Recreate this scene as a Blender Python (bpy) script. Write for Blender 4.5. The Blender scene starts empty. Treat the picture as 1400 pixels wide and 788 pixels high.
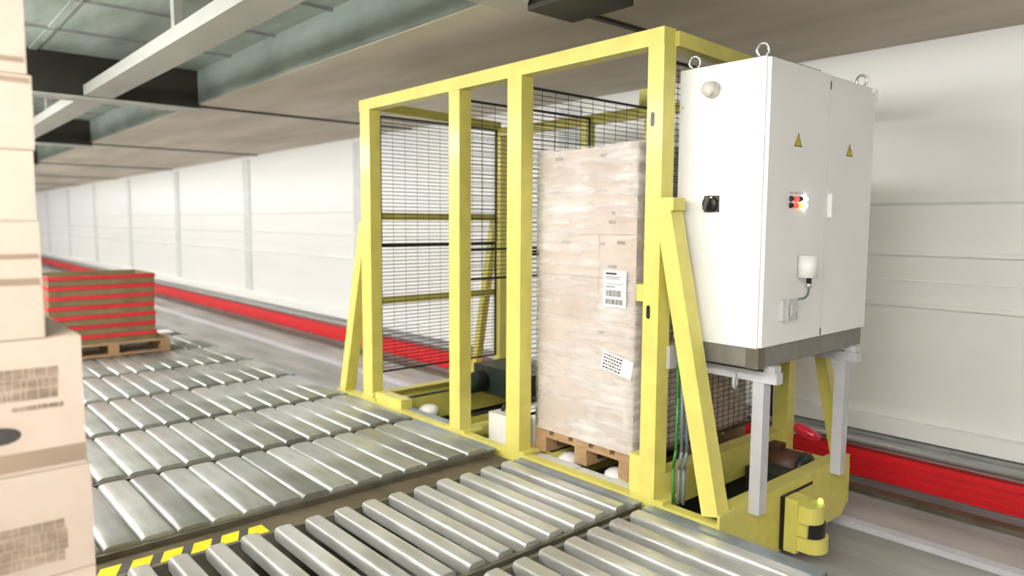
import bpy, bmesh, math, random
from mathutils import Vector, Matrix
random.seed(7)
S = bpy.context.scene
COL = S.collection
H = 1.88            # eye height; geometry below is written with z measured from the eye and shifted up by H

# ------------------------------------------------------------------ camera
F_PX, YAW, PITCH, ROLL = 978.28, math.radians(-48.485), math.radians(-5.187), math.radians(0.324)
cd = bpy.data.cameras.new('camera'); cam = bpy.data.objects.new('camera', cd); COL.objects.link(cam)
cd.sensor_fit = 'HORIZONTAL'; cd.sensor_width = 36.0; cd.lens = 36.0*F_PX/1400.0
cd.clip_start = 0.05; cd.clip_end = 200
fw = Vector((math.sin(YAW)*math.cos(PITCH), math.cos(YAW)*math.cos(PITCH), math.sin(PITCH)))
rt = Vector((math.cos(YAW), -math.sin(YAW), 0)); up = rt.cross(fw)
r2 = rt*math.cos(ROLL)+up*math.sin(ROLL); u2 = up*math.cos(ROLL)-rt*math.sin(ROLL)
cam.matrix_world = Matrix(((r2.x, u2.x, -fw.x, 0), (r2.y, u2.y, -fw.y, 0), (r2.z, u2.z, -fw.z, H), (0, 0, 0, 1)))
S.camera = cam
cd.dof.use_dof = True; cd.dof.focus_distance = 3.75; cd.dof.aperture_fstop = 1.1; cd.dof.aperture_blades = 0

# ------------------------------------------------------------------ light and exposure
S.view_settings.view_transform = 'Standard'; S.view_settings.look = 'None'
S.view_settings.gamma = 1; S.view_settings.use_curve_mapping = False
S.view_settings.exposure = 0.36
w = bpy.data.worlds.new('world'); S.world = w; w.use_nodes = True
w.node_tree.nodes['Background'].inputs[0].default_value = (0.9, 0.95, 1, 1)
w.node_tree.nodes['Background'].inputs[1].default_value = 0.15
def area_strip(x, y, z, length, width, power, tilt, col=(1, 0.99, 0.97)):
    l = bpy.data.lights.new('area_strip', 'AREA'); l.shape = 'RECTANGLE'; l.size = length; l.size_y = width
    l.energy = power; l.color = col
    o = bpy.data.objects.new('area_strip', l); COL.objects.link(o)
    o.location = (x, y, z+H); o.rotation_euler = (math.radians(tilt), 0, 0)
    return o
for k in range(9):                       # row of fluorescent battens over the near aisle, running along the hall
    area_strip(0.6-5.2*k, -0.35, 1.12, 4.6, 0.5, 96 if k < 2 else 112, 40)
for k in range(2):                       # second row further back over the near aisle
    area_strip(0.5-5.2*k, -2.2, 1.12, 4.6, 0.5, 70, 50)
for k in range(7):                       # unseen up-facing fill lights, added only to brighten the ceiling
    area_strip(0.6-5.2*k, -1.0, 0.70, 4.6, 0.3, 215, 160).data.spread = math.radians(120)

# ------------------------------------------------------------------ materials
MATS = {}
def mat(name, col, rough=0.5, metal=0.0, var=0.0, scale=6.0, stretch=(1, 1, 1), bump=0.0, col2=None, rnd=0.0, emit=0.0, coat=0.0):
    if name in MATS: return MATS[name]
    m = bpy.data.materials.new(name); m.use_nodes = True; nt = m.node_tree; b = nt.nodes['Principled BSDF']
    b.inputs['Roughness'].default_value = rough; b.inputs['Metallic'].default_value = metal
    if coat: b.inputs['Coat Weight'].default_value = coat; b.inputs['Coat Roughness'].default_value = 0.12
    tc = nt.nodes.new('ShaderNodeTexCoord'); mp = nt.nodes.new('ShaderNodeMapping'); mp.inputs['Scale'].default_value = stretch
    nt.links.new(tc.outputs['Object'], mp.inputs['Vector'])
    nz = nt.nodes.new('ShaderNodeTexNoise'); nz.inputs['Scale'].default_value = scale; nz.inputs['Detail'].default_value = 5
    nt.links.new(mp.outputs['Vector'], nz.inputs['Vector'])
    c2 = col2 or tuple(c*(1-var) for c in col)
    mx = nt.nodes.new('ShaderNodeMix'); mx.data_type = 'RGBA'
    mx.inputs['A'].default_value = (*col, 1); mx.inputs['B'].default_value = (*c2, 1)
    rp = nt.nodes.new('ShaderNodeMapRange'); rp.inputs['From Min'].default_value = 0.35; rp.inputs['From Max'].default_value = 0.68
    nt.links.new(nz.outputs['Fac'], rp.inputs['Value']); nt.links.new(rp.outputs['Result'], mx.inputs['Factor'])
    out = mx.outputs['Result']
    if rnd:
        oi = nt.nodes.new('ShaderNodeObjectInfo'); hs = nt.nodes.new('ShaderNodeHueSaturation')
        mr = nt.nodes.new('ShaderNodeMapRange'); mr.inputs['To Min'].default_value = 1-rnd; mr.inputs['To Max'].default_value = 1+rnd*0.6
        nt.links.new(oi.outputs['Random'], mr.inputs['Value']); nt.links.new(mr.outputs['Result'], hs.inputs['Value'])
        nt.links.new(out, hs.inputs['Color']); out = hs.outputs['Color']
    nt.links.new(out, b.inputs['Base Color'])
    if bump:
        bp = nt.nodes.new('ShaderNodeBump'); bp.inputs['Strength'].default_value = bump; bp.inputs['Distance'].default_value = 0.01
        nt.links.new(nz.outputs['Fac'], bp.inputs['Height']); nt.links.new(bp.outputs['Normal'], b.inputs['Normal'])
    if emit:
        b.inputs['Emission Color'].default_value = (*col, 1); b.inputs['Emission Strength'].default_value = emit
    MATS[name] = m; return m
YEL = mat('yellow_paint', (0.69, 0.63, 0.15), 0.42, var=0.12, scale=9, coat=0.2)
WHITEP = mat('white_wall_panel', (0.90, 0.90, 0.89), 0.35, var=0.04, scale=1.3, stretch=(0.3, 1, 2))
WRIB = mat('white_rib', (0.93, 0.93, 0.92), 0.25, var=0.02)
PALEG = mat('pale_grey_strip', (0.70, 0.72, 0.72), 0.4, var=0.1)
CABW = mat('cabinet_white', (0.86, 0.86, 0.86), 0.3, var=0.03, scale=3, coat=0.3)
PLIN = mat('plinth_grey', (0.20, 0.19, 0.17), 0.45, var=0.2, scale=12)
BLK = mat('black_plastic', (0.012, 0.012, 0.012), 0.35, var=0.3)
WIRE = mat('black_wire', (0.012, 0.012, 0.010), 0.45, var=0.2)
GREYT = mat('grey_tube', (0.58, 0.58, 0.62), 0.4, var=0.1, scale=10)
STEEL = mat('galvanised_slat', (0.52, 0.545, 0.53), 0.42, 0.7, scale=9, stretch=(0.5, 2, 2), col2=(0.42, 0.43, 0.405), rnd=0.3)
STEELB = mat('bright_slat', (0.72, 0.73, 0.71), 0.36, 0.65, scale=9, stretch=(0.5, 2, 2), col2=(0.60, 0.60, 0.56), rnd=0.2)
FRAME = mat('galvanised_frame', (0.17, 0.155, 0.115), 0.5, 0.5, var=0.3, scale=8)
COVER = mat('blue_grey_steel', (0.42, 0.48, 0.51), 0.35, 0.6, var=0.2, scale=6)
PLATE = mat('brown_grey_plate', (0.15, 0.125, 0.08), 0.5, 0.3, scale=5, col2=(0.085, 0.072, 0.042))
CONC = mat('concrete_floor', (0.48, 0.47, 0.46), 0.5, scale=2.2, stretch=(0.35, 1.6, 1), col2=(0.27, 0.265, 0.255), bump=0.1)
CEIL = mat('ceiling_concrete', (0.66, 0.61, 0.53), 0.8, scale=1.6, stretch=(0.25, 1.2, 1), col2=(0.47, 0.435, 0.36), bump=0.15)
CEILG = mat('ceiling_green_deck', (0.36, 0.42, 0.38), 0.6, scale=2.5, stretch=(0.5, 2, 1), col2=(0.22, 0.27, 0.23))
BEAM = mat('pale_beam', (0.50, 0.50, 0.46), 0.6, var=0.2, scale=2, stretch=(0.3, 1, 1))
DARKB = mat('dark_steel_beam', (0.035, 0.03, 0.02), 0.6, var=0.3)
RED = mat('red_rail', (0.74, 0.014, 0.022), 0.4, var=0.15, scale=4, stretch=(0.2, 3, 8))
REDG = mat('red_gloss', (0.85, 0.02, 0.06), 0.12, var=0.1, coat=0.6)
GRAIL = mat('grey_rail', (0.42, 0.43, 0.42), 0.4, 0.4, var=0.2)
DGREEN = mat('dark_green_motor', (0.02, 0.03, 0.022), 0.4, var=0.3)
RUST = mat('brown_motor', (0.10, 0.04, 0.025), 0.5, var=0.4)
PADW = mat('white_pad', (0.85, 0.84, 0.80), 0.35, var=0.08)
WOOD = mat('pallet_wood', (0.40, 0.26, 0.14), 0.75, scale=10, stretch=(1, 6, 6), col2=(0.30, 0.18, 0.09), bump=0.2, rnd=0.15)
CARD = mat('carton_board', (0.60, 0.50, 0.43), 0.7, scale=5, col2=(0.52, 0.42, 0.35), bump=0.05, rnd=0.1)
CARDP = mat('pale_carton_board', (0.57, 0.475, 0.40), 0.7, scale=4, col2=(0.50, 0.41, 0.34), bump=0.05, rnd=0.06)
TAPEB = mat('carton_tape', (0.33, 0.25, 0.185), 0.35, var=0.15)
PRINT = mat('faded_print', (0.20, 0.145, 0.11), 0.7, scale=22, stretch=(1, 0.7, 4), col2=(0.40, 0.31, 0.24))
INK = mat('dark_ink', (0.06, 0.055, 0.05), 0.6, var=0.3, scale=40)
PAPER = mat('white_paper', (0.88, 0.88, 0.87), 0.6, var=0.04)
REDB = mat('red_tray', (0.62, 0.02, 0.03), 0.5, var=0.2, rnd=0.1)
OLIVE = mat('olive_tray', (0.22, 0.17, 0.08), 0.7, var=0.3, rnd=0.1)
HYEL = mat('hazard_yellow', (0.62, 0.55, 0.01), 0.5, var=0.15, scale=10)
CABG = mat('green_cable', (0.03, 0.22, 0.04), 0.4, var=0.2)
CABB = mat('grey_cable', (0.16, 0.2, 0.24), 0.4, var=0.2)
BEIGE = mat('beige_plastic', (0.68, 0.66, 0.58), 0.4, var=0.05)
CHROME = mat('zinc_steel', (0.75, 0.75, 0.73), 0.25, 0.9, var=0.1)
SLIT = mat('black_gasket', (0.02, 0.02, 0.02), 0.5)
LW = mat('white_lamp', (0.95, 0.97, 1.0), 0.3, emit=9)
LO = mat('orange_lamp', (1.0, 0.35, 0.03), 0.3, emit=2.5)
LR = mat('red_lamp', (1.0, 0.05, 0.04), 0.3, emit=1.2)
LG = mat('green_lamp', (0.55, 1.0, 0.12), 0.3, emit=1.6)
def wrap_mat():
    m = bpy.data.materials.new('stretch_film'); m.use_nodes = True; nt = m.node_tree; N = nt.nodes; L = nt.links
    for n in list(N): N.remove(n)
    out = N.new('ShaderNodeOutputMaterial'); tr = N.new('ShaderNodeBsdfTransparent'); pb = N.new('ShaderNodeBsdfPrincipled')
    pb.inputs['Base Color'].default_value = (0.93, 0.92, 0.91, 1); pb.inputs['Roughness'].default_value = 0.22
    mix = N.new('ShaderNodeMixShader'); tc = N.new('ShaderNodeTexCoord'); mp = N.new('ShaderNodeMapping')
    mp.inputs['Scale'].default_value = (1.0, 1.0, 5.5); mp.inputs['Rotation'].default_value = (0.0, 0.12, 0)
    nz = N.new('ShaderNodeTexNoise'); nz.inputs['Scale'].default_value = 3.2; nz.inputs['Detail'].default_value = 4; nz.inputs['Distortion'].default_value = 0.35
    n2 = N.new('ShaderNodeTexNoise'); n2.inputs['Scale'].default_value = 1.5; n2.inputs['Detail'].default_value = 2
    mr = N.new('ShaderNodeMapRange'); mr.inputs['From Min'].default_value = 0.28; mr.inputs['From Max'].default_value = 0.72
    mr.inputs['To Min'].default_value = 0.12; mr.inputs['To Max'].default_value = 0.85
    m2 = N.new('ShaderNodeMapRange'); m2.inputs['From Min'].default_value = 0.38; m2.inputs['From Max'].default_value = 0.62
    m2.inputs['To Min'].default_value = 0.35; m2.inputs['To Max'].default_value = 1.0
    mul = N.new('ShaderNodeMath'); mul.operation = 'MULTIPLY'
    bp = N.new('ShaderNodeBump'); bp.inputs['Strength'].default_value = 0.5; bp.inputs['Distance'].default_value = 0.02
    L.new(tc.outputs['Object'], mp.inputs['Vector']); L.new(mp.outputs['Vector'], nz.inputs['Vector']); L.new(tc.outputs['Object'], n2.inputs['Vector'])
    L.new(nz.outputs['Fac'], mr.inputs['Value']); L.new(n2.outputs['Fac'], m2.inputs['Value'])
    L.new(mr.outputs['Result'], mul.inputs[0]); L.new(m2.outputs['Result'], mul.inputs[1])
    L.new(nz.outputs['Fac'], bp.inputs['Height']); L.new(bp.outputs['Normal'], pb.inputs['Normal'])
    L.new(mul.outputs[0], mix.inputs['Fac']); L.new(tr.outputs[0], mix.inputs[1]); L.new(pb.outputs[0], mix.inputs[2])
    L.new(mix.outputs[0], out.inputs['Surface']); return m
FILM = wrap_mat()

# ------------------------------------------------------------------ mesh helpers (z relative to the eye)
def nb(): return bmesh.new()
def box(bm, x0, x1, y0, y1, z0, z1):
    v = [bm.verts.new(p) for p in ((x0,y0,z0),(x1,y0,z0),(x1,y1,z0),(x0,y1,z0),(x0,y0,z1),(x1,y0,z1),(x1,y1,z1),(x0,y1,z1))]
    for f in ((3,2,1,0),(4,5,6,7),(0,1,5,4),(1,2,6,5),(2,3,7,6),(3,0,4,7)): bm.faces.new([v[i] for i in f])
    return bm
def bar(bm, p, q, wd, ht, ref=(0, 1, 0)):
    p, q = Vector(p), Vector(q); d = (q-p).normalized(); a = Vector(ref); a = (a-d*a.dot(d)).normalized(); b = d.cross(a)
    vs = []
    for e in (p, q):
        for s, t in ((-1,-1),(1,-1),(1,1),(-1,1)): vs.append(bm.verts.new(e+a*(s*wd/2)+b*(t*ht/2)))
    for f in ((3,2,1,0),(4,5,6,7),(0,1,5,4),(1,2,6,5),(2,3,7,6),(3,0,4,7)): bm.faces.new([vs[i] for i in f])
    return bm
def cyl(bm, p, q, r, n=16, r2=None):
    p, q = Vector(p), Vector(q); d = (q-p).normalized(); a = d.orthogonal().normalized(); b = d.cross(a); r2 = r if r2 is None else r2
    A, B = [], []
    for k in range(n):
        t = 2*math.pi*k/n; o = a*math.cos(t)+b*math.sin(t); A.append(bm.verts.new(p+o*r)); B.append(bm.verts.new(q+o*r2))
    for k in range(n): f = bm.faces.new((A[k], A[(k+1)%n], B[(k+1)%n], B[k])); f.smooth = True
    bm.faces.new(A[::-1]); bm.faces.new(B); return bm
def tube(bm, pts, r, n=8):
    for a, b in zip(pts[:-1], pts[1:]): cyl(bm, a, b, r, n)
    return bm
def lathe(bm, c, prof, axis=(0, 0, 1), n=20):
    c = Vector(c); d = Vector(axis).normalized(); a = d.orthogonal().normalized(); b = d.cross(a); rings = []
    for r, h in prof:
        rings.append([bm.verts.new(c+d*h+(a*math.cos(2*math.pi*k/n)+b*math.sin(2*math.pi*k/n))*max(r, 1e-4)) for k in range(n)])
    for R0, R1 in zip(rings[:-1], rings[1:]):
        for k in range(n): f = bm.faces.new((R0[k], R0[(k+1)%n], R1[(k+1)%n], R1[k])); f.smooth = True
    bm.faces.new(rings[0][::-1]); bm.faces.new(rings[-1]); return bm
def prism(bm, pts, off):
    off = Vector(off); A = [bm.verts.new(p) for p in pts]; B = [bm.verts.new(Vector(p)+off) for p in pts]; n = len(pts)
    bm.faces.new(A[::-1]); bm.faces.new(B)
    for k in range(n): bm.faces.new((A[k], A[(k+1)%n], B[(k+1)%n], B[k]))
    return bm
def ring(bm, c, R, r, axis, n=20, m=8, stretch=1.0):
    c = Vector(c); d = Vector(axis).normalized(); a = Vector((0, 0, 1)); b = d.cross(a); R_ = []
    for k in range(n):
        t = 2*math.pi*k/n; o = a*math.cos(t)*stretch+b*math.sin(t)
        R_.append([bm.verts.new(c+o*R+(o.normalized()*math.cos(2*math.pi*j/m)+d*math.sin(2*math.pi*j/m))*r) for j in range(m)])
    for k in range(n):
        for j in range(m):
            f = bm.faces.new((R_[k][j], R_[(k+1)%n][j], R_[(k+1)%n][(j+1)%m], R_[k][(j+1)%m])); f.smooth = True
    return bm
def bevel(bm, w, seg=2):
    es = [e for e in bm.edges if len(e.link_faces) == 2 and e.calc_face_angle(0) > 0.5]
    bmesh.ops.bevel(bm, geom=es, offset=w, segments=seg, profile=0.5, affect='EDGES', clamp_overlap=True); return bm
def world_origin(o):
    v = Vector((0, 0, 0))
    while o: v += Vector(o.location); o = o.parent
    return v
def tag(o, label=None, cat=None, group=None, kind=None):
    if label: o['label'] = label
    if cat: o['category'] = cat
    if group: o['group'] = group
    if kind: o['kind'] = kind
    return o
def make(name, bm, m, parent=None, bev=0, own=False):
    """one mesh object; own=True puts its origin at its own centre so that its mesh can be shared by copies"""
    if bev: bevel(bm, bev)
    bmesh.ops.recalc_face_normals(bm, faces=bm.faces[:])
    po = world_origin(parent)
    if parent is None or own:
        xs = [v.co.x for v in bm.verts]; ys = [v.co.y for v in bm.verts]; zs = [v.co.z for v in bm.verts]
        o0 = Vector(((min(xs)+max(xs))/2, (min(ys)+max(ys))/2, min(zs)+H))
    else: o0 = po
    bm.transform(Matrix.Translation(Vector((0, 0, H))-o0))
    me = bpy.data.meshes.new(name); bm.to_mesh(me); bm.free(); me.materials.append(m)
    o = bpy.data.objects.new(name, me); COL.objects.link(o); o.parent = parent; o.location = o0-po
    return o
def thing(name, loc, label, cat, group=None):
    o = bpy.data.objects.new(name, None); COL.objects.link(o); o.empty_display_size = 0.1
    o.location = (loc[0], loc[1], loc[2]+H); return tag(o, label, cat, group)
def put(src, delta, parent=None):
    c = src.copy(); COL.objects.link(c)
    if parent is not None: c.parent = parent
    c.location = Vector(src.location)+Vector(delta); return c
def struct(name, bm, m, parent=None, bev=0):
    o = make(name, bm, m, parent, bev)
    if parent is None: o['kind'] = 'structure'
    return o

# ------------------------------------------------------------------ the hall
FL, WY, CZ = -1.88, 5.50, 1.27
X0, X1, Y0 = -46.0, 5.0, -5.0
struct('floor', box(nb(), X0, X1, Y0, 6.0, FL-0.1, FL), CONC)
wb = struct('wall_back', box(nb(), X0, X1, WY+0.02, WY+0.2, FL, 1.9), WHITEP)
PX = [-0.87+4.4*k-44 for k in range(12)]
edges = sorted([X0, X1]+[x for x in (3.5, -0.9, -5.3, -9.7, -14.1, -18.5, -22.9, -27.3, -31.7, -36.1, -40.5)])
for a, b in zip(edges[:-1], edges[1:]):
    make('panel', box(nb(), a+0.01, b-0.01, WY, WY+0.03, FL+0.02, CZ+0.02), WHITEP, wb)
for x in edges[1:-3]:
    make('grey_strip', box(nb(), x-0.16, x+0.16, WY-0.02, WY+0.01, -1.35, 1.2), PALEG, wb)  # upright strips, greyer than the wall, laid over the panel joints
struct('wall_front', box(nb(), X0, X1, Y0-0.2, Y0, FL, 1.9), CONC)
struct('wall_left', box(nb(), X0-0.2, X0, Y0, 6, FL, 1.9), WHITEP)
struct('wall_right', box(nb(), X1, X1+0.2, Y0, 6, FL, 1.9), CEIL)
# thin raised ribs along the white wall
for k, (z, h, d) in enumerate(((-0.215, 0.03, 0.03), (-0.40, 0.012, 0.012), (-0.58, 0.03, 0.03), (0.14, 0.02, -0.001))):
    struct('trim_%d' % (k+1), box(nb(), X0, X1, WY-abs(d), WY+0.01, z, z+h), WRIB if d > 0 else PALEG)
struct('baseboard_back', bevel(box(nb(), X0, X1, WY-0.07, WY+0.01, -1.52, -1.40), 0.02), WRIB)
struct('trim_5', box(nb(), X0, X1, WY-0.12, WY+0.01, FL, -1.53), GRAIL)
# ceiling: slab panels on the wall side, a coffered bay with a pale beam on the aisle side
ce = struct('ceiling', box(nb(), X0, X1, Y0, 6.0, CZ+0.36, CZ+0.5), CEILG)
JX = [-3.05-5.25*k for k in range(8)]
cx = [X1]+[2.2]+JX+[X0]
for a, b in zip(cx[:-1], cx[1:]):
    make('slab_panel', box(nb(), b+0.02, a-0.02, 2.72, 6.0, CZ, CZ+0.37), CEIL, ce)
    make('slab_panel', box(nb(), b+0.02, a-0.02, Y0, 0.1, CZ, CZ+0.37), CEIL, ce)
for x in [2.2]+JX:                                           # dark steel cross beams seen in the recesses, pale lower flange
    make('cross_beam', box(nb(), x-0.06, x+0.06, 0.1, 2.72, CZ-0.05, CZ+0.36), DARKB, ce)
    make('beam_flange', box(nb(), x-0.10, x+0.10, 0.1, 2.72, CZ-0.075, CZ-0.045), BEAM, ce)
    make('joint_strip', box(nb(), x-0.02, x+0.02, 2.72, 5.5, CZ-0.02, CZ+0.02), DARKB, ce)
for a, b in zip(cx[:-1], cx[1:]):
    make('pale_beam', box(nb(), b+0.1, a-0.1, 1.60, 1.86, CZ-0.04, CZ+0.06), BEAM, ce, 0.02)
    make('side_fascia', box(nb(), b+0.02, a-0.02, 2.705, 2.72, CZ+0.01, CZ+0.36), CEILG, ce)
    make('beam_hanger', box(nb(), (a+b)/2-0.04, (a+b)/2+0.04, 1.70, 1.76, CZ+0.05, CZ+0.36), BEAM, ce)
    n = max(2, int((a-b)/1.05))
    for k in range(1, n):
        x = b+(a-b)*k/n
        make('purlin', box(nb(), x-0.012, x+0.012, 0.1, 2.72, CZ+0.335, CZ+0.365), GRAIL, ce)
for y in (0.5, 0.85, 1.2):
    make('deck_rib', box(nb(), X0, X1, y-0.03, y+0.03, CZ+0.345, CZ+0.365), CEILG, ce)

make('ceiling_bracket', box(nb(), -3.0, -2.55, 2.76, 3.12, CZ-0.10, CZ+0.01), DARKB, ce, 0.02)

# ------------------------------------------------------------------ rails along the wall and on the floor
cr = thing('conductor_rail', (-20, 5.36, FL), 'long red guard rail running along the foot of the white wall', 'rail')
make('rail_body', bevel(box(nb(), X0, X1, 5.30, 5.375, -1.835, -1.635), 0.012), RED, cr)
for z in (-1.69, -1.74, -1.79): make('ridge', box(nb(), X0, X1, 5.288, 5.302, z-0.006, z+0.006), RED, cr)
b0 = make('bracket', box(nb(), 0.96, 1.04, 5.29, 5.39, FL, -1.83), GRAIL, cr, own=True)
for k in range(1, 12): put(b0, (-4*k, 0, 0), cr)
for y, wd, nm, lb in ((5.12, 0.10, 'cable_duct', 'flat dark grey duct on the floor in front of the red rail'),):
    tag(make(nm, box(nb(), X0, X1, y-wd/2, y+wd/2, FL, FL+0.035), FRAME), lb, 'duct')
tag(make('track_rail', bevel(box(nb(), X0, X1, 4.44, 4.52, FL, FL+0.035), 0.006), GREYT), 'pale steel track rail on the floor under the far side of the yellow shuttle', 'rail', 'steel track rails of the shuttle')
tag(make('track_rail', bevel(box(nb(), X0, X1, 3.06, 3.14, FL, FL+0.035), 0.006), GRAIL), 'steel track rail on the floor next to the conveyor lane ends', 'rail', 'steel track rails of the shuttle')
tag(make('pipe', cyl(nb(), (X0, 5.34, -1.575), (X1, 5.34, -1.575), 0.03, 12), GRAIL), 'grey pipe running along the white wall just above the red rail', 'pipe')

# ------------------------------------------------------------------ roller conveyors
RT = -1.46; PITCH_R = 0.159
lanes = [(-2.245, -1.30, 'nearest, bottom edge of the photo, right of all other lanes'),
         (-3.25, -2.30, 'of spaced bright slats right of the hazard tape'),
         (-4.42, -3.50, 'just left of the brown walkway plate with hazard tape'),
         (-5.42, -4.48, 'second one left of the brown walkway plate'),
         (-6.46, -5.48, 'third one left of the brown walkway plate'),
         (-7.50, -6.52, 'fourth one left of the brown walkway plate'),
         (-8.56, -7.56, 'fifth left of the walkway plate, just before the tray stack'),
         (-9.72, -8.62, 'carrying the red and brown tray stack'),
         (-10.76, -9.78, 'farthest, just behind the red and brown tray stack')]
roller0 = {}
def slat(bm, x0, x1, y, top, hw, dep=0.07, n=24):
    pr = []
    for k in range(n):                      # crowned bar: flat-topped superellipse
        t = 2*math.pi*(k+0.5)/n; c, s_ = math.cos(t), math.sin(t)
        e = 0.42
        pr.append((y+hw*math.copysign(abs(c)**e, c), top-dep/2+dep/2*math.copysign(abs(s_)**(0.62 if s_ > 0 else 0.4), s_)))
    A = [bm.verts.new((x0, a, b)) for a, b in pr]; B = [bm.verts.new((x1, a, b)) for a, b in pr]
    for k in range(n): bm.faces.new((A[k], A[(k+1) % n], B[(k+1) % n], B[k])).smooth = True
    bm.faces.new(A[::-1]); bm.faces.new(B)
for li, (xa, xb, txt) in enumerate(lanes):
    y0 = -0.35 if li < 5 else 0.35
    RR = 0.045 if li < 2 else 0.0765
    t = thing('conveyor_lane', ((xa+xb)/2, 1.4, FL), 'steel conveyor lane '+txt, 'conveyor', 'steel conveyor lanes')
    for x in (xa+0.005, xb-0.005):
        make('side_frame', box(nb(), x-0.012, x+0.012, y0-0.1, 2.95, -1.62, RT-0.025), FRAME, t)
    make('end_cover', bevel(box(nb(), xa, xb, 2.90, 2.965, RT-0.14, RT-0.012), 0.008), COVER, t)
    for x in (xa+0.04, xb-0.04):
        for y in (y0, 1.4, 2.85): make('leg', box(nb(), x-0.025, x+0.025, y-0.025, y+0.025, FL, -1.60), FRAME, t)
    ph = 0.0 if li < 2 else (0.0 if li == 2 else 0.02)
    y = 2.82+ph; first = None
    L_ = round(xb-xa-0.04, 3)
    while y > y0:
        if first is None:
            key = (L_, RR)
            if key not in roller0:
                bm = nb(); slat(bm, xa+0.02, xa+0.02+L_, y, RT, RR)
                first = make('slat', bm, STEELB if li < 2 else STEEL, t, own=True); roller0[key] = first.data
            else:
                first = bpy.data.objects.new('slat', roller0[key]); COL.objects.link(first); first.parent = t
                first.location = Vector(((xa+xb)/2, y, RT-0.07+H))-world_origin(t)
            fy = y
        else:
            c = put(first, (random.uniform(-.006, .006), y-fy, 0), t)
        y -= PITCH_R
wp = thing('walkway_plate', (-3.375, 1.4, FL), 'brown steel plate between two conveyor lanes with hazard tape at its near end', 'plate')
make('plate', box(nb(), -3.49, -3.26, -0.4, 2.96, -1.54, -1.515), PLATE, wp)
make('support', box(nb(), -3.40, -3.35, -0.3, 2.9, FL, -1.54), FRAME, wp)
tp = make('hazard_tape', box(nb(), -3.42, -3.275, 0.3, 1.36, -1.515, -1.512), HYEL, wp); tp['label'] = 'yellow tape with black slanted stripes'
for k in range(8):
    y = 0.34+0.13*k
    make('stripe', prism(nb(), [(-3.42, y, -1.512), (-3.42, y+0.045, -1.512), (-3.275, y-0.02, -1.512), (-3.275, y-0.065, -1.512)], (0, 0, 0.0008)), INK, tp)

# ------------------------------------------------------------------ the yellow transfer shuttle
XA, XB, YF, YB = -5.20, -1.85, 3.0, 4.45
sh = thing('transfer_shuttle', ((XA+XB)/2, (YF+YB)/2, FL), 'yellow steel pallet transfer shuttle with caged frame on floor track', 'shuttle')
def P(n, bm, m=YEL, bev=0, parent=sh):
    bm.transform(Matrix.Translation([random.uniform(-.002, .002) for _ in range(3)]))   # fabrication tolerance, keeps faces from coinciding
    return make(n, bm, m, parent, bev)
P('front_sill', box(nb(), XA, XB, 3.0, 3.06, -1.72, -1.475), bev=0.006)
P('rear_sill', box(nb(), XA, XB, 4.39, 4.45, -1.72, -1.475), bev=0.006)
for x, s in ((XB, -1), (XA, 1)):
    bm = nb(); prism(bm, [(x, 3.0, -1.60), (x, 3.10, -1.785), (x, 4.36, -1.785), (x, 4.45, -1.72), (x, 4.45, -1.43), (x, 3.0, -1.43)], (s*0.014, 0, 0))
    P('end_plate', bm)
    P('top_flange', box(nb(), min(x, x+s*0.09), max(x, x+s*0.09), 3.0, 4.45, -1.431, -1.418), bev=0.003)
    P('slot', box(nb(), x-s*0.001-0.002, x-s*0.001+0.002, 3.70, 3.96, -1.492, -1.474), BLK)
for x in (-2.30, -3.35, -4.02, -5.08):
    P('cross_beam', box(nb(), x-0.05, x+0.05, 3.06, 4.39, -1.54, -1.34 if x == -2.30 else -1.48), bev=0.005)
P('floor_pan', box(nb(), XA+0.02, XB-0.02, 3.06, 4.39, -1.73, -1.70), DGREEN)
for x in (-3.22, -2.58, -5.0, -4.22):
    r = P('chain_track', box(nb(), x-0.035, x+0.035, 3.18, 4.36, -1.68, -1.475)); make('chain', box(nb(), x-0.018, x+0.018, 3.18, 4.36, -1.476, -1.462), BLK, r)
# pale steel plates along the load edge
xs = [-3.42, -3.17, -2.92, -2.67, -2.42]
for a, b in zip(xs[:-1], xs[1:]): P('deck_plate', box(nb(), a+0.006, b-0.006, 3.07, 3.17, -1.53, -1.492), PADW, 0.004)
for a, b in ((-5.1, -4.8), (-4.8, -4.5), (-4.5, -4.12)): P('deck_plate', box(nb(), a+0.006, b-0.006, 3.07, 3.17, -1.53, -1.492), COVER, 0.004)
pad0 = None
for x, y in ((-3.11, 3.27), (-2.72, 3.27), (-5.08, 3.30), (-4.70, 3.27), (-3.11, 4.2), (-2.72, 4.2), (-5.02, 4.2), (-4.6, 4.2)):
    if pad0 is None:
        pad0 = make('lift_pad', lathe(nb(), (x, y, -1.57), [(0.05, 0), (0.075, 0.02), (0.085, 0.05), (0.08, 0.072), (0.055, 0.092), (0.0, 0.099)]), PADW, sh, own=True); px, py = x, y
    else: put(pad0, (x-px, y-py, 0), sh)
# posts: front row, rear row
front_posts = ((-5.20, 0.15), (-3.995, 0.12), (-3.375, 0.13), (-2.30, 0.10))
for x, wd in front_posts:
    p = P('post', box(nb(), x-wd/2, x+wd/2, 3.0, 3.10, -1.475, 0.90), bev=0.008)
    if x == -2.30:
        for z in (0.533, -0.46):
            make('slot', prism(nb(), [(x-0.012+0.012*math.cos(a), 2.9995, z+sg*0.025+0.012*math.sin(a)) for sg, aa in ((1, (0, 45, 90, 135, 180)), (-1, (180, 225, 270, 315, 360))) for a in [math.radians(q) for q in aa]], (0, -0.001, 0)), BLK, p)
    P('foot_plate', box(nb(), x-0.11, x+0.11, 3.0, 3.16, -1.477, -1.455), bev=0.004)
for x, wd in ((-5.14, 0.09), (-4.05, 0.08), (-3.40, 0.08), (-2.27, 0.10)):
    P('post', box(nb(), x-wd/2, x+wd/2, 4.36, 4.45, -1.475, 0.82), bev=0.008)
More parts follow.
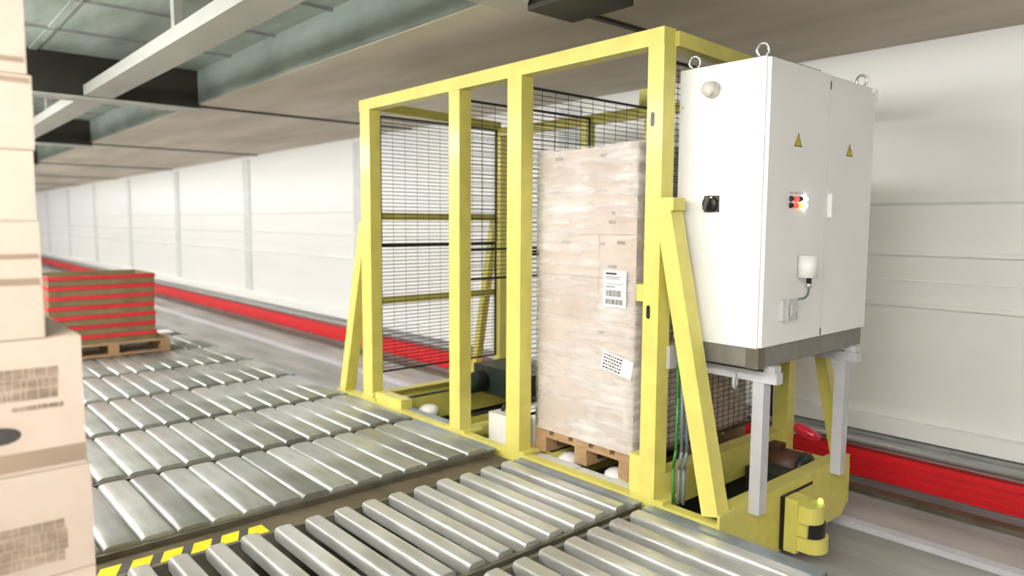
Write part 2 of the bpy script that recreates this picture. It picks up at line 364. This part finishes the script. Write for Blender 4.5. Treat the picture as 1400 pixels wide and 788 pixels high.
P('foot_block', box(nb(), -5.12, -4.72, 3.02, 3.12, -1.475, -1.40), bev=0.01)
P('top_beam', box(nb(), -5.285, -2.25, 3.0, 3.10, 0.90, 0.985), bev=0.008)
P('top_beam', box(nb(), -5.18, -2.22, 4.36, 4.45, 0.80, 0.875), bev=0.008)
for x in (-5.18, -2.27): P('top_beam', bar(nb(), (x, 3.09, 0.935), (x, 4.40, 0.895), 0.09, 0.075, (1, 0, 0)), bev=0.006)
for z in (0.05, -0.655): P('side_rail', box(nb(), -5.215, -5.165, 3.1, 4.37, z-0.03, z+0.03), bev=0.004)
for z in (0.105, -0.67): P('side_rail', box(nb(), -2.30, -2.25, 3.1, 4.37, z-0.03, z+0.03), bev=0.004)
P('brace_bracket', box(nb(), -2.26, -2.17, 3.0, 3.10, 0.07, 0.135), bev=0.004)
P('brace', bar(nb(), (-2.235, 3.05, 0.08), (-1.905, 3.05, -1.44), 0.10, 0.095, (0, 1, 0)), bev=0.007)
P('brace', bar(nb(), (-2.20, 4.40, 0.0), (-1.90, 4.40, -1.44), 0.07, 0.07, (0, 1, 0)), bev=0.006)
P('end_foot', box(nb(), -5.74, -5.2, 3.0, 3.10, -1.60, -1.475), bev=0.006)
P('end_foot', box(nb(), -5.62, -5.2, 4.36, 4.45, -1.60, -1.475), bev=0.006)
P('brace', bar(nb(), (-5.26, 3.05, 0.0), (-5.64, 3.05, -1.475), 0.10, 0.10, (0, 1, 0)), bev=0.007)
P('brace', bar(nb(), (-5.22, 4.40, 0.05), (-5.52, 4.40, -1.475), 0.07, 0.07, (0, 1, 0)), bev=0.006)
P('load_stop', box(nb(), -2.41, -2.34, 3.02, 3.10, -0.41, -0.32), bev=0.008)
P('load_stop', box(nb(), -2.43, -2.35, 3.02, 3.12, -1.46, -1.25), bev=0.008)
P('clamp', box(nb(), -2.255, -2.225, 3.08, 3.18, -0.76, -0.64), GREYT, 0.006)
P('post_head', box(nb(), -3.44, -3.36, 4.30, 4.37, 0.80, 0.99), bev=0.008)
# wire mesh infill
def mesh_panel(x, ya, yb, za, zb, vp, hz=0.031, hw=0.0042, vw=0.0026, mid=()):
    bm = nb()
    for z in (za, zb)+tuple(mid): bar(bm, (x, ya, z), (x, yb, z), 0.014, 0.016, (1, 0, 0))
    for y in (ya, yb): bar(bm, (x, y, za), (x, y, zb), 0.014, 0.014, (1, 0, 0))
    f = P('mesh_frame', bm, WIRE)
    bm = nb(); z = za+hz
    while z < zb-0.01: bar(bm, (x, ya, z), (x, yb, z), hw, hw, (1, 0, 0)); z += hz
    y = ya+vp
    while y < yb-0.01: bar(bm, (x+0.003, y, za), (x+0.003, y, zb), vw, vw, (1, 0, 0)); y += vp
    m = make('wire_mesh', bm, WIRE, f); m['kind'] = 'stuff'
mesh_panel(-5.15, 3.11, 4.35, -1.25, -0.20, 0.12, hw=0.0055, vw=0.002)
mesh_panel(-5.15, 3.11, 4.35, -0.18, 0.86, 0.12, hw=0.0055, vw=0.002)
mesh_panel(-3.98, 3.11, 4.35, -0.40, 0.84, 0.12, mid=(-0.19,))
mesh_panel(-3.37, 3.11, 4.35, -1.25, -0.20, 0.12)
mesh_panel(-3.37, 3.11, 4.35, -0.18, 0.85, 0.12)
mesh_panel(-2.33, 3.11, 4.35, -1.25, -0.20, 0.06, hw=0.003)
mesh_panel(-2.33, 3.11, 4.35, -0.18, 0.85, 0.06, hw=0.0035)
# drives and wheels
mo = P('drive_motor', cyl(nb(), (-2.24, 4.18, -1.50), (-2.02, 4.18, -1.50), 0.105, 24), RUST)
make('end_bell', lathe(nb(), (-2.02, 4.18, -1.50), [(0.108, 0), (0.106, 0.03), (0.07, 0.045), (0.03, 0.05), (0.0, 0.05)], (1, 0, 0), 24), DGREEN, mo)
make('terminal_box', box(nb(), -2.23, -2.15, 4.14, 4.22, -1.41, -1.37), RUST, mo, 0.01)
P('gearbox', box(nb(), -2.22, -2.0, 3.86, 4.03, -1.66, -1.46), DGREEN, 0.02)
P('drive_shaft', cyl(nb(), (-2.08, 3.2, -1.58), (-2.08, 4.0, -1.58), 0.025, 12), GRAIL)
lm = P('lift_motor', box(nb(), -4.85, -4.1, 3.85, 4.2, -1.46, -1.22), DGREEN, 0.02)
make('motor_body', cyl(nb(), (-4.72, 3.62, -1.36), (-4.72, 3.86, -1.36), 0.09, 20), DGREEN, lm)
P('valve_block', box(nb(), -3.86, -3.58, 3.20, 3.34, -1.60, -1.34), PADW, 0.015)
P('valve_block', box(nb(), -3.66, -3.54, 3.36, 3.5, -1.6, -1.28), PADW, 0.015)
P('hose', tube(nb(), [(-3.8, 3.28, -1.34), (-3.8, 3.32, -1.28), (-3.75, 3.45, -1.25), (-3.62, 3.6, -1.3), (-3.6, 3.8, -1.45)], 0.014), BLK)
for x in (-2.12, -4.95):
    for y in (3.12, 4.37): P('wheel', lathe(nb(), (x, y-0.03, -1.741), [(0.075, 0), (0.1, 0.006), (0.1, 0.054), (0.075, 0.06)], (0, 1, 0), 24), BLK)
# cables beside the front post
P('cable', tube(nb(), [(-2.19, 3.12, -0.66), (-2.165, 3.07, -0.75), (-2.16, 3.07, -0.9), (-2.165, 3.07, -1.18), (-2.18, 3.07, -1.28), (-2.18, 3.08, -1.47)], 0.008), CABG)
for dx, dy in ((0.03, 0.0), (0.055, 0.01)):
    P('cable', tube(nb(), [(-2.19, 3.13, -0.70), (-2.165+dx, 3.07+dy, -0.78), (-2.16+dx, 3.07+dy, -1.18), (-2.18+dx, 3.08+dy, -1.28), (-2.18+dx, 3.08+dy, -1.47)], 0.009), CABB)
# cabinet stand
for y in (3.30, 4.22):
    P('stand_leg', box(nb(), -1.852, -1.792, y-0.035, y+0.035, -1.475, -0.79), GREYT, 0.004)
    P('stand_rail', box(nb(), -2.25, -1.73, y-0.03, y+0.03, -0.79, -0.735), GREYT, 0.006)
    P('stand_foot', box(nb(), -1.80, -1.74, y-0.03, y+0.03, -0.735, -0.70), GREYT, 0.004)
P('cable_hook', ring(nb(), (-1.95, 3.26, -0.80), 0.035, 0.008, (1, 0.3, 0)), GREYT)
# scanner bolted to the end plate
sc = P('scanner_plate', box(nb(), -1.828, -1.755, 3.60, 3.715, -1.765, -1.47), YEL, 0.012)
make('gasket', box(nb(), -1.849, -1.826, 3.594, 3.72, -1.768, -1.468), BLK, sc)
bm = nb()
def dpoly(z0, z1, dep, hw, yc=3.69, x=-1.757):
    pts = [(x, yc-hw), (x+dep*0.45, yc-hw)]+[(x+dep*0.45+dep*0.55*math.sin(math.radians(a)), yc-hw*math.cos(math.radians(a))) for a in range(15, 180, 15)]+[(x+dep*0.45, yc+hw), (x, yc+hw)]
    return [(a, b, z0) for a, b in pts], (0, 0, z1-z0)
scn = P('safety_scanner', bevel(prism(nb(), *dpoly(-1.592, -1.50, 0.10, 0.075)), 0.008))
make('scanner_base', bevel(prism(nb(), *dpoly(-1.745, -1.667, 0.125, 0.085)), 0.01), YEL, scn)
make('scan_window', prism(nb(), *dpoly(-1.668, -1.590, 0.108, 0.073)), BLK, scn)
make('window_post', box(nb(), -1.757, -1.70, 3.60, 3.628, -1.66, -1.595), YEL, scn)
make('status_lamp', lathe(nb(), (-1.70, 3.745, -1.505), [(0.014, 0), (0.014, 0.02), (0.006, 0.03), (0, 0.031)], (0, 0, 1), 12), LG, scn)
rp = P('current_collector', lathe(nb(), (-2.25, 4.50, -1.33), [(0.01, 0), (0.03, 0.02), (0.04, 0.07), (0.036, 0.13), (0.02, 0.18), (0.0, 0.19)], (1, 0.1, -0.35), 14), REDG)
P('collector_arm', box(nb(), -2.30, -2.24, 4.42, 4.53, -1.39, -1.36), GREYT, 0.004)

# ------------------------------------------------------------------ the control cabinet
CX0, CX1, CY0, CY1, CZ0, CZ1 = -2.255, -1.775, 3.15, 4.33, -0.60, 0.785
YS = 3.765
cb = thing('control_cabinet', ((CX0+CX1)/2, (CY0+CY1)/2, -0.70), 'large white two-door electrical cabinet on grey legs at the end of the shuttle', 'cabinet')
Q = lambda n, bm, m=CABW, bev=0, parent=cb: make(n, bm, m, parent, bev)
body = Q('body', box(nb(), CX0, CX1, CY0, CY1, CZ0, CZ1), bev=0.008)
Q('plinth', box(nb(), CX0+0.01, CX1+0.005, CY0+0.01, CY1-0.01, -0.70, CZ0), PLIN, 0.004)
Q('plinth_corner', box(nb(), CX1-0.06, CX1+0.008, CY0+0.006, CY0+0.07, -0.702, CZ0-0.001), FRAME, 0.004)
Q('roof_strip', box(nb(), CX1-0.05, CX1-0.01, CY0+0.12, CY0+0.56, CZ1, CZ1+0.012), PLIN)
d1 = Q('door', box(nb(), CX1+0.001, CX1+0.021, CY0+0.008, YS-0.003, CZ0+0.006, CZ1-0.006), bev=0.006)
d2 = Q('door', box(nb(), CX1+0.001, CX1+0.021, YS+0.003, CY1-0.006, CZ0+0.006, CZ1-0.03), bev=0.006)
Q('door_gasket', box(nb(), CX1, CX1+0.0125, YS-0.004, YS+0.004, CZ0+0.006, CZ1-0.006), SLIT)
for z in (CZ1-0.06, CZ0+0.03): Q('hinge', box(nb(), CX1+0.012, CX1+0.0225, YS-0.006, YS+0.006, z-0.02, z+0.02), BLK)
XD = CX1+0.021
def triangle(cx_, cy, z0, hh, hw_, par, m, off, dep):
    return make('warning_sign', prism(nb(), [(cx_+off, cy-hw_, z0), (cx_+off, cy+hw_, z0), (cx_+off, cy, z0+hh)], (dep, 0, 0)), m, par)
for cy, z0, par in ((3.44, 0.385, d1), (4.02, 0.375, d2)):
    t = triangle(XD, cy, z0, 0.068, 0.041, par, INK, 0, 0.001); t['label'] = 'yellow triangle with black lightning bolt'
    bm = nb(); prism(bm, [(XD+0.001, cy-0.033, z0+0.005), (XD+0.001, cy+0.033, z0+0.005), (XD+0.001, cy, z0+0.060)], (0.0006, 0, 0))
    me = make('warning_sign', bm, HYEL, par)
    bm = nb(); s = 0.001
    prism(bm, [(XD+0.0016, cy+a*s, z0+b*s) for a, b in ((3, 44), (-5, 25), (0, 26), (-4, 10), (6, 29), (1, 28.5), (5, 43))], (0.0005, 0, 0))
    make('warning_sign', bm, INK, par)
# row of signal lamps and push buttons
for r_, z in enumerate((0.128, 0.095)):
    for c_, (y, m) in enumerate(((3.385, BLK), (3.435, (LR, LR)[r_]), (3.478, (BLK, LO)[r_]), (3.525, (LW, LW)[r_]))):
        b = lathe(nb(), (XD, y, z), [(0.014, 0), (0.014, 0.006), (0.010, 0.008), (0.010, 0.016), (0.0, 0.018)], (1, 0, 0), 14)
        make('signal_lamp' if m is not BLK else 'push_button', b, m, d1)
for k in range(3): make('label_plate', box(nb(), XD, XD+0.002, 3.372+0.05*k, 3.412+0.05*k, 0.152, 0.162), GREYT, d1)
hd = make('handle', box(nb(), XD, XD+0.022, 3.787, 3.822, 0.04, 0.165), CABW, d2, 0.008)
make('handle_lock', lathe(nb(), (XD+0.0, 3.838, 0.075), [(0.008, 0), (0.008, 0.012), (0, 0.013)], (1, 0, 0), 12), BLK, d2)
# grey signal box, its cable and the socket on the large door
make('signal_box', cyl(nb(), (XD+0.048, 3.50, -0.265), (XD+0.048, 3.50, -0.155), 0.047, 20), PADW, d1, 0.004)
make('cable_gland', cyl(nb(), (XD+0.048, 3.515, -0.295), (XD+0.048, 3.515, -0.265), 0.013, 12), BLK, d1)
make('gland_nut', cyl(nb(), (XD+0.048, 3.515, -0.318), (XD+0.048, 3.515, -0.295), 0.015, 6), CHROME, d1)
make('cable', tube(nb(), [(XD+0.048, 3.515, -0.318), (XD+0.048, 3.515, -0.34), (XD+0.045, 3.508, -0.358), (XD+0.04, 3.49, -0.37), (XD+0.02, 3.46, -0.375)], 0.006), CABB, d1)
so = make('socket', box(nb(), XD, XD+0.025, 3.325, 3.46, -0.475, -0.375), GREYT, d1, 0.008)
for a in ((3.322, 3.352, -0.478, -0.368), (3.362, 3.390, -0.455, -0.395), (3.44, 3.465, -0.41, -0.378), (3.44, 3.465, -0.468, -0.435)):
    make('socket_clip', box(nb(), XD+0.018, XD+0.032, *a), CHROME, d1, 0.004)
# left side face: rotary isolator, beige sounder, screws
sw = Q('rotary_switch', box(nb(), -2.085, -2.005, CY0-0.012, CY0, 0.062, 0.142), BLK, 0.005)
make('switch_disc', lathe(nb(), (-2.05, CY0-0.012, 0.102), [(0.041, 0), (0.041, 0.008), (0.036, 0.012), (0.0, 0.0125)], (0, -1, 0), 24), BLK, sw)
make('switch_grip', bar(nb(), (-2.060, CY0-0.036, 0.072), (-2.040, CY0-0.036, 0.132), 0.03, 0.02, (0, 1, 0)), mat('dark_grey_plastic', (0.05, 0.05, 0.05), 0.25), sw, 0.004)
make('switch_mark', box(nb(), -2.043, -2.031, CY0-0.0255, CY0-0.024, 0.128, 0.137), PAPER, sw)
so2 = Q('sounder', lathe(nb(), (-2.062, CY0, 0.665), [(0.042, 0), (0.042, 0.02), (0.036, 0.03), (0.034, 0.05), (0.0, 0.054)], (0, -1, 0), 20), BEIGE)
for k in range(5): make('sounder_rib', ring(nb(), (-2.062, CY0-0.022-0.006*k, 0.665), 0.037-0.0005*k, 0.002, (0, 1, 0), 18, 6), BEIGE, so2)
for z in (0.60, 0.1): Q('screw', lathe(nb(), (CX0+0.02, CY0, z), [(0.006, 0), (0.005, 0.003), (0, 0.0035)], (0, -1, 0), 8), CHROME)
Q('corner_rib', box(nb(), CX1-0.03, CX1-0.022, CY0-0.004, CY0+0.002, CZ0+0.01, CZ1-0.01))
for y, x in ((CY0+0.05, CX1-0.05), (CY1-0.03, CX1-0.05), (CY0+0.05, CX0+0.05), (CY1-0.03, CX0+0.05)):
    e = Q('lifting_eye', ring(nb(), (x, y, CZ1+0.042), 0.027, 0.008, (0.6, -0.8, 0), stretch=1.15), CHROME)
    make('eye_shank', cyl(nb(), (x, y, CZ1), (x, y, CZ1+0.016), 0.016, 12), CHROME, e)
Q('roof_bracket', box(nb(), CX1+0.0, CX1+0.018, CY1-0.012, CY1+0.03, CZ1-0.075, CZ1-0.01), CHROME, 0.006)

# ------------------------------------------------------------------ pallets
def pallet(x0, x1, y0, y1, z, label, group=None, m=WOOD):
    """boards along y on top, bearers along x, blocks, runners along y; deck height 0.144"""
    t = thing('wooden_pallet', ((x0+x1)/2, (y0+y1)/2, z), label, 'pallet', group)
    lx, ly = x1-x0, y1-y0
    bx0 = make('block', box(nb(), x0, x0+0.10, y0, y0+0.10, z+0.022, z+0.10), m, t, own=True)
    for i in range(3):
        xx = (lx-0.10)*i/2
        for j in range(3):
            if i or j: put(bx0, (xx, (ly-0.10)*j/2, 0), t)
    for i in range(3):
        xx = x0+(lx-0.10)*i/2; make('runner', box(nb(), xx, xx+0.10, y0, y1, z, z+0.022), m, t)
    for j in range(3):
        yy = y0+(ly-0.10)*j/2; make('bearer', box(nb(), x0, x1, yy, yy+0.10, z+0.10, z+0.122), m, t)
    for k in range(5):
        wd = 0.13; xx = x0+(lx-wd)*k/4; make('deck_board', box(nb(), xx, xx+wd, y0, y1, z+0.122, z+0.144), m, t, 0.002)
    return t
ZP = -1.462
pallet(-3.30, -2.50, 3.13, 4.33, ZP, 'wooden pallet under the film-wrapped cartons inside the yellow shuttle')
# wrapped load: seven layers of cartons
ZL = ZP+0.144; NL = 7; LH = (0.440-ZL)/NL
carton0 = {}
def carton(x0, x1, y0, y1, z0, z1, label, group, m=CARD):
    key = (round(x1-x0, 3), round(y1-y0, 3), round(z1-z0, 3), m.name)
    if key not in carton0:
        o = make('carton', box(nb(), x0, x1, y0, y1, z0, z1), m, None, 0.006); carton0[key] = o.data
    else:
        o = bpy.data.objects.new('carton', carton0[key]); COL.objects.link(o)
        o.location = ((x0+x1)/2, (y0+y1)/2, z0+H)
    return tag(o, label, 'carton', group)
ords = ['bottom', 'second lowest', 'third lowest', 'middle', 'third highest', 'second highest', 'top']
fronts = []
for k in range(NL):
    z0 = ZL+LH*k; ws = 0.515 if k % 2 == 0 else 0.515
    if k >= 5: ws = 0.80
    for j in range(3):
        ya, yb = 3.14+0.395*j, 3.14+0.395*(j+1)
        where = ('front', 'middle depth', 'rear')[j]
        if ws < 0.8:
            fronts.append(carton(-3.29, -3.29+ws*0.9875-0.003, ya+.001, yb-.001, z0, z0+LH-0.002, 'brown carton, left %s one of the %s layer of the film-wrapped load' % (where, ords[k]), 'cartons of the wrapped load'))
            fronts.append(carton(-3.29+ws*0.9875, -2.51, ya+.001, yb-.001, z0, z0+LH-0.002, 'brown carton, right %s one of the %s layer of the film-wrapped load' % (where, ords[k]), 'cartons of the wrapped load'))
        else:
            fronts.append(carton(-3.29, -2.51, ya+.001, yb-.001, z0, z0+LH-0.002, 'wide brown carton, %s one of the %s layer of the film-wrapped load' % (where, ords[k]), 'cartons of the wrapped load'))
# prints on the fronts of some cartons, children of the carton they are on
def on(o, name, bm, m, label=None):
    c = make(name, bm, m, o)
    if label: c['label'] = label
    return c
def find(k, side, j=0):
    for o in fronts:
        l = o['label']
        if ords[k] + ' layer' in l.replace('the ', '') and side in l and ('front' if j == 0 else '') in l: return o
def at_layer(k, right=True):
    z = ZL+LH*k+H
    c = [o for o in fronts if abs(o.location.z-z) < 0.01 and o.location.y < 3.4]
    return max(c, key=lambda o: o.location.x) if right else min(c, key=lambda o: o.location.x)
for k, right, xs_, dz, wd, hh in ((6, True, -2.76, 0.19, .05, .022), (6, True, -3.12, 0.19, .07, .02), (6, True, -2.62, 0.2, .05, .018), (5, True, -2.68, .11, .03, .022), (5, True, -2.69, .06, .05, .02), (4, True, -2.76, .19, .035, .016), (4, True, -2.62, .195, .06, .02), (4, True, -2.68, .06, .06, .018), (2, True, -2.75, .17, .035, .016), (2, True, -2.6, .17, .05, .018), (4, False, -3.05, .19, .07, .018), (1, True, -2.66, .12, .05, .02)):
    o = at_layer(k, right); z0 = ZL+LH*k
    on(o, 'print_mark', box(nb(), xs_-wd/2, xs_+wd/2, 3.1395, 3.1415, z0+dz, z0+dz+hh), PRINT)
for k in (6, 5, 4, 2):                     # side prints
    o = at_layer(k); z0 = ZL+LH*k
    on(o, 'print_mark', box(nb(), -2.5105, -2.509, 3.2, 3.30, z0+0.17, z0+0.20), INK)
# film
fb = nb()
nx, ny, nz_ = 10, 14, 26
ring_pts = [(-3.30+0.80*i/nx, 3.130) for i in range(nx)]+[(-2.50, 3.130+1.205*i/ny) for i in range(ny)]+[(-2.50-0.80*i/nx, 4.335) for i in range(nx)]+[(-3.30, 4.335-1.205*i/ny) for i in range(ny)]
rows = []
for r_ in range(nz_+1):
    z = ZL+0.004+(0.452-ZL-0.004)*r_/nz_
    rows.append([fb.verts.new((x+random.uniform(-.003, .003), y+random.uniform(-.003, .003), z+random.uniform(-.008, .008)*(0 < r_ < nz_))) for x, y in ring_pts])
n = len(ring_pts)
for a, b in zip(rows[:-1], rows[1:]):
    for k in range(n): f = fb.faces.new((a[k], a[(k+1) % n], b[(k+1) % n], b[k])); f.smooth = True
film = make('stretch_film', fb, FILM); tag(film, 'clear wrinkled stretch film wound around the carton load in the shuttle', 'film')
# two white labels stuck on the film
lb = tag(make('shipping_label', box(nb(), -2.735, -2.565, 3.1235, 3.1255, -0.475, -0.265), PAPER), 'upright white shipping label on the wrapped load', 'label')
bm = nb()
for z, a, b, h in ((-0.29, .02, .10, .012), (-0.305, .02, .13, .004), (-0.315, .02, .12, .004), (-0.345, .02, .15, .003), (-0.362, .02, .09, .005)):
    box(bm, -2.735+a, -2.735+b, 3.1228, 3.1236, z, z+h)
x = -2.715
while x < -2.60: wd = random.choice((.002, .003, .005)); box(bm, x, x+wd, 3.1228, 3.1236, -0.415, -0.378); x += wd+random.choice((.002, .003, .004))
x = -2.715
while x < -2.59: wd = random.choice((.002, .003, .005)); box(bm, x, x+wd, 3.1228, 3.1236, -0.46, -0.43); x += wd+random.choice((.002, .003, .004))
pr = make('barcode_print', bm, INK, lb)
R_ = Matrix.Rotation(math.radians(10), 3, 'Y'); cen = Vector((-2.62, 3.1245, -0.81))
def tilt(bm):
    for v in bm.verts: v.co = cen+R_ @ (v.co-cen)
    return bm
lb2 = tag(make('shipping_label', tilt(box(nb(), -2.735, -2.51, 3.1235, 3.1255, -0.86, -0.755), PAPER) if False else tilt(box(nb(), -2.735, -2.51, 3.1235, 3.1255, -0.86, -0.755)), PAPER), 'tilted white label with rows of print low on the wrapped load', 'label')
bm = nb()
for r_ in range(5):
    x = -2.725
    while x < -2.60: wd = random.uniform(.006, .02); box(bm, x, x+wd, 3.1228, 3.1236, -0.85+.019*r_, -0.84+.019*r_); x += wd+.006
make('text_print', tilt(bm), INK, lb2)

# ------------------------------------------------------------------ near stack of cartons on the left
pallet(-3.25, -2.45, -0.15, 0.45, RT+0.0, 'half-size wooden pallet under the near stack of pale cartons')
lv = [(-1.316, -1.06, .45, 'lowest carton of the near pale stack, standing on its pallet'), (-1.06, -0.735, .45, 'pale carton with dark printed panel, second from the bottom of the near stack'),
      (-0.735, -0.34, .44, 'pale carton with oval hand hole, widest visible carton of the near stack'), (-0.34, 0.0, .35, 'pale carton with two tape bands standing on the carton with the hand hole'),
      (0.0, 0.20, .345, 'flat pale carton just above the one with two tape bands in near stack'), (0.20, 0.41, .35, 'flat pale carton third from the top of the near stack'),
      (0.41, 0.62, .34, 'flat pale carton second from the top of the near stack'), (0.62, 0.86, .345, 'topmost pale carton of the near stack')]
cs = []
for z0, z1, ye, lab in lv:
    cs.append(carton(-3.22, -2.45-(0.0 if ye > .4 else 0.0), ye-0.60, ye, z0, z1-0.003, lab, 'cartons of the near stack', CARDP))
XF = -2.45
def mark(o, y0, y1, z0, z1, m, name='print_mark', d=0.001): return on(o, name, box(nb(), XF-0.001, XF+d, y0, y1, z0, z1), m)
mark(cs[3], -0.25, .345, -0.185, -0.165, TAPEB, 'tape'); mark(cs[3], -0.25, .345, -0.11, -0.095, TAPEB, 'tape')
mark(cs[6], -0.25, .335, 0.44, 0.455, TAPEB, 'tape'); mark(cs[5], -0.25, .345, 0.385, 0.40, TAPEB, 'tape')
mark(cs[2], -0.16, .44, -0.725, -0.67, TAPEB, 'tape')
def scribble(o, y0, y1, z0, z1, rows_):
    bm = nb(); hh = (z1-z0)/rows_
    for r_ in range(rows_):
        y = y0
        while y < y1-0.012:
            wd = random.uniform(.008, .03); box(bm, XF, XF+0.0012, y, min(y+wd, y1), z0+hh*r_+hh*.04, z0+hh*(r_+1)-hh*.04); y += wd+.002
    on(o, 'print_mark', bm, PRINT)
scribble(cs[2], 0.06, .385, -0.52, -0.425, 3); scribble(cs[2], 0.06, .24, -0.565, -0.54, 1); scribble(cs[2], .26, .40, -0.55, -0.535, 1)
scribble(cs[1], 0.0, .38, -1.02, -0.89, 4)
hh = on(cs[2], 'hand_hole', prism(nb(), [(XF, 0.225+0.055*math.cos(t*math.pi/8), -0.615+0.026*math.sin(t*math.pi/8)) for t in range(16)], (0.0012, 0, 0)), INK)

# ------------------------------------------------------------------ stack of red edged trays on a pallet, mid distance
TX = -8.62; ty0, ty1 = 1.28, 2.30
pallet(TX-0.80, TX+0.04, ty0, ty1+0.12, RT, 'wooden pallet under the stack of red edged trays')
tray0 = None
tl = ['bottom tray of the red edged stack, resting on the pallet', 'second tray from the bottom of the red edged stack', 'third tray from the bottom of the red edged stack',
      'fourth tray from the bottom of the red edged stack', 'fifth tray from the bottom of the red edged stack', 'sixth tray, next to the top of the red edged stack', 'topmost tray of the red edged stack']
for k in range(7):
    z0 = RT+0.144+0.106*k
    t = thing('tray', (TX-0.38, (ty0+ty1)/2, z0), 'shallow olive brown '+tl[k], 'tray', 'red edged trays stacked on the pallet')
    if tray0 is None:
        bm = nb(); x0, x1 = TX-0.76, TX-0.004
        box(bm, x0, x1, ty0+.006, ty1-.006, z0, z0+0.012)
        for a in ((x0, x1, ty0+.006, ty0+.02), (x0, x1, ty1-.02, ty1-.006), (x0, x0+.014, ty0+.02, ty1-.02), (x1-.014, x1, ty0+.02, ty1-.02)): box(bm, *a, z0+.012, z0+0.104)
        b = make('tray_body', bm, OLIVE, t)
        bm = nb(); zz = z0+0.060
        box(bm, x1, x1+0.010, ty0, ty1, zz, zz+0.040); box(bm, x0-0.010, x0, ty0, ty1, zz, zz+0.040)
        box(bm, x0, x1, ty0, ty0+.006, zz, zz+0.040); box(bm, x0, x1, ty1-.006, ty1, zz, zz+0.040)
        e = make('red_edge', bm, REDB, t); tray0 = (b, e)
    else:
        for s_ in tray0:
            c = s_.copy(); COL.objects.link(c); c.parent = t
    t.location.x += random.uniform(-.015, .01); t.location.y += random.uniform(-.03, .0)
wsht = tag(make('white_sheet', box(nb(), -10.2, -9.9, 2.35, 2.85, RT, RT+0.012), PAPER), 'white sheet lying on the conveyor behind the red edged trays', 'sheet')
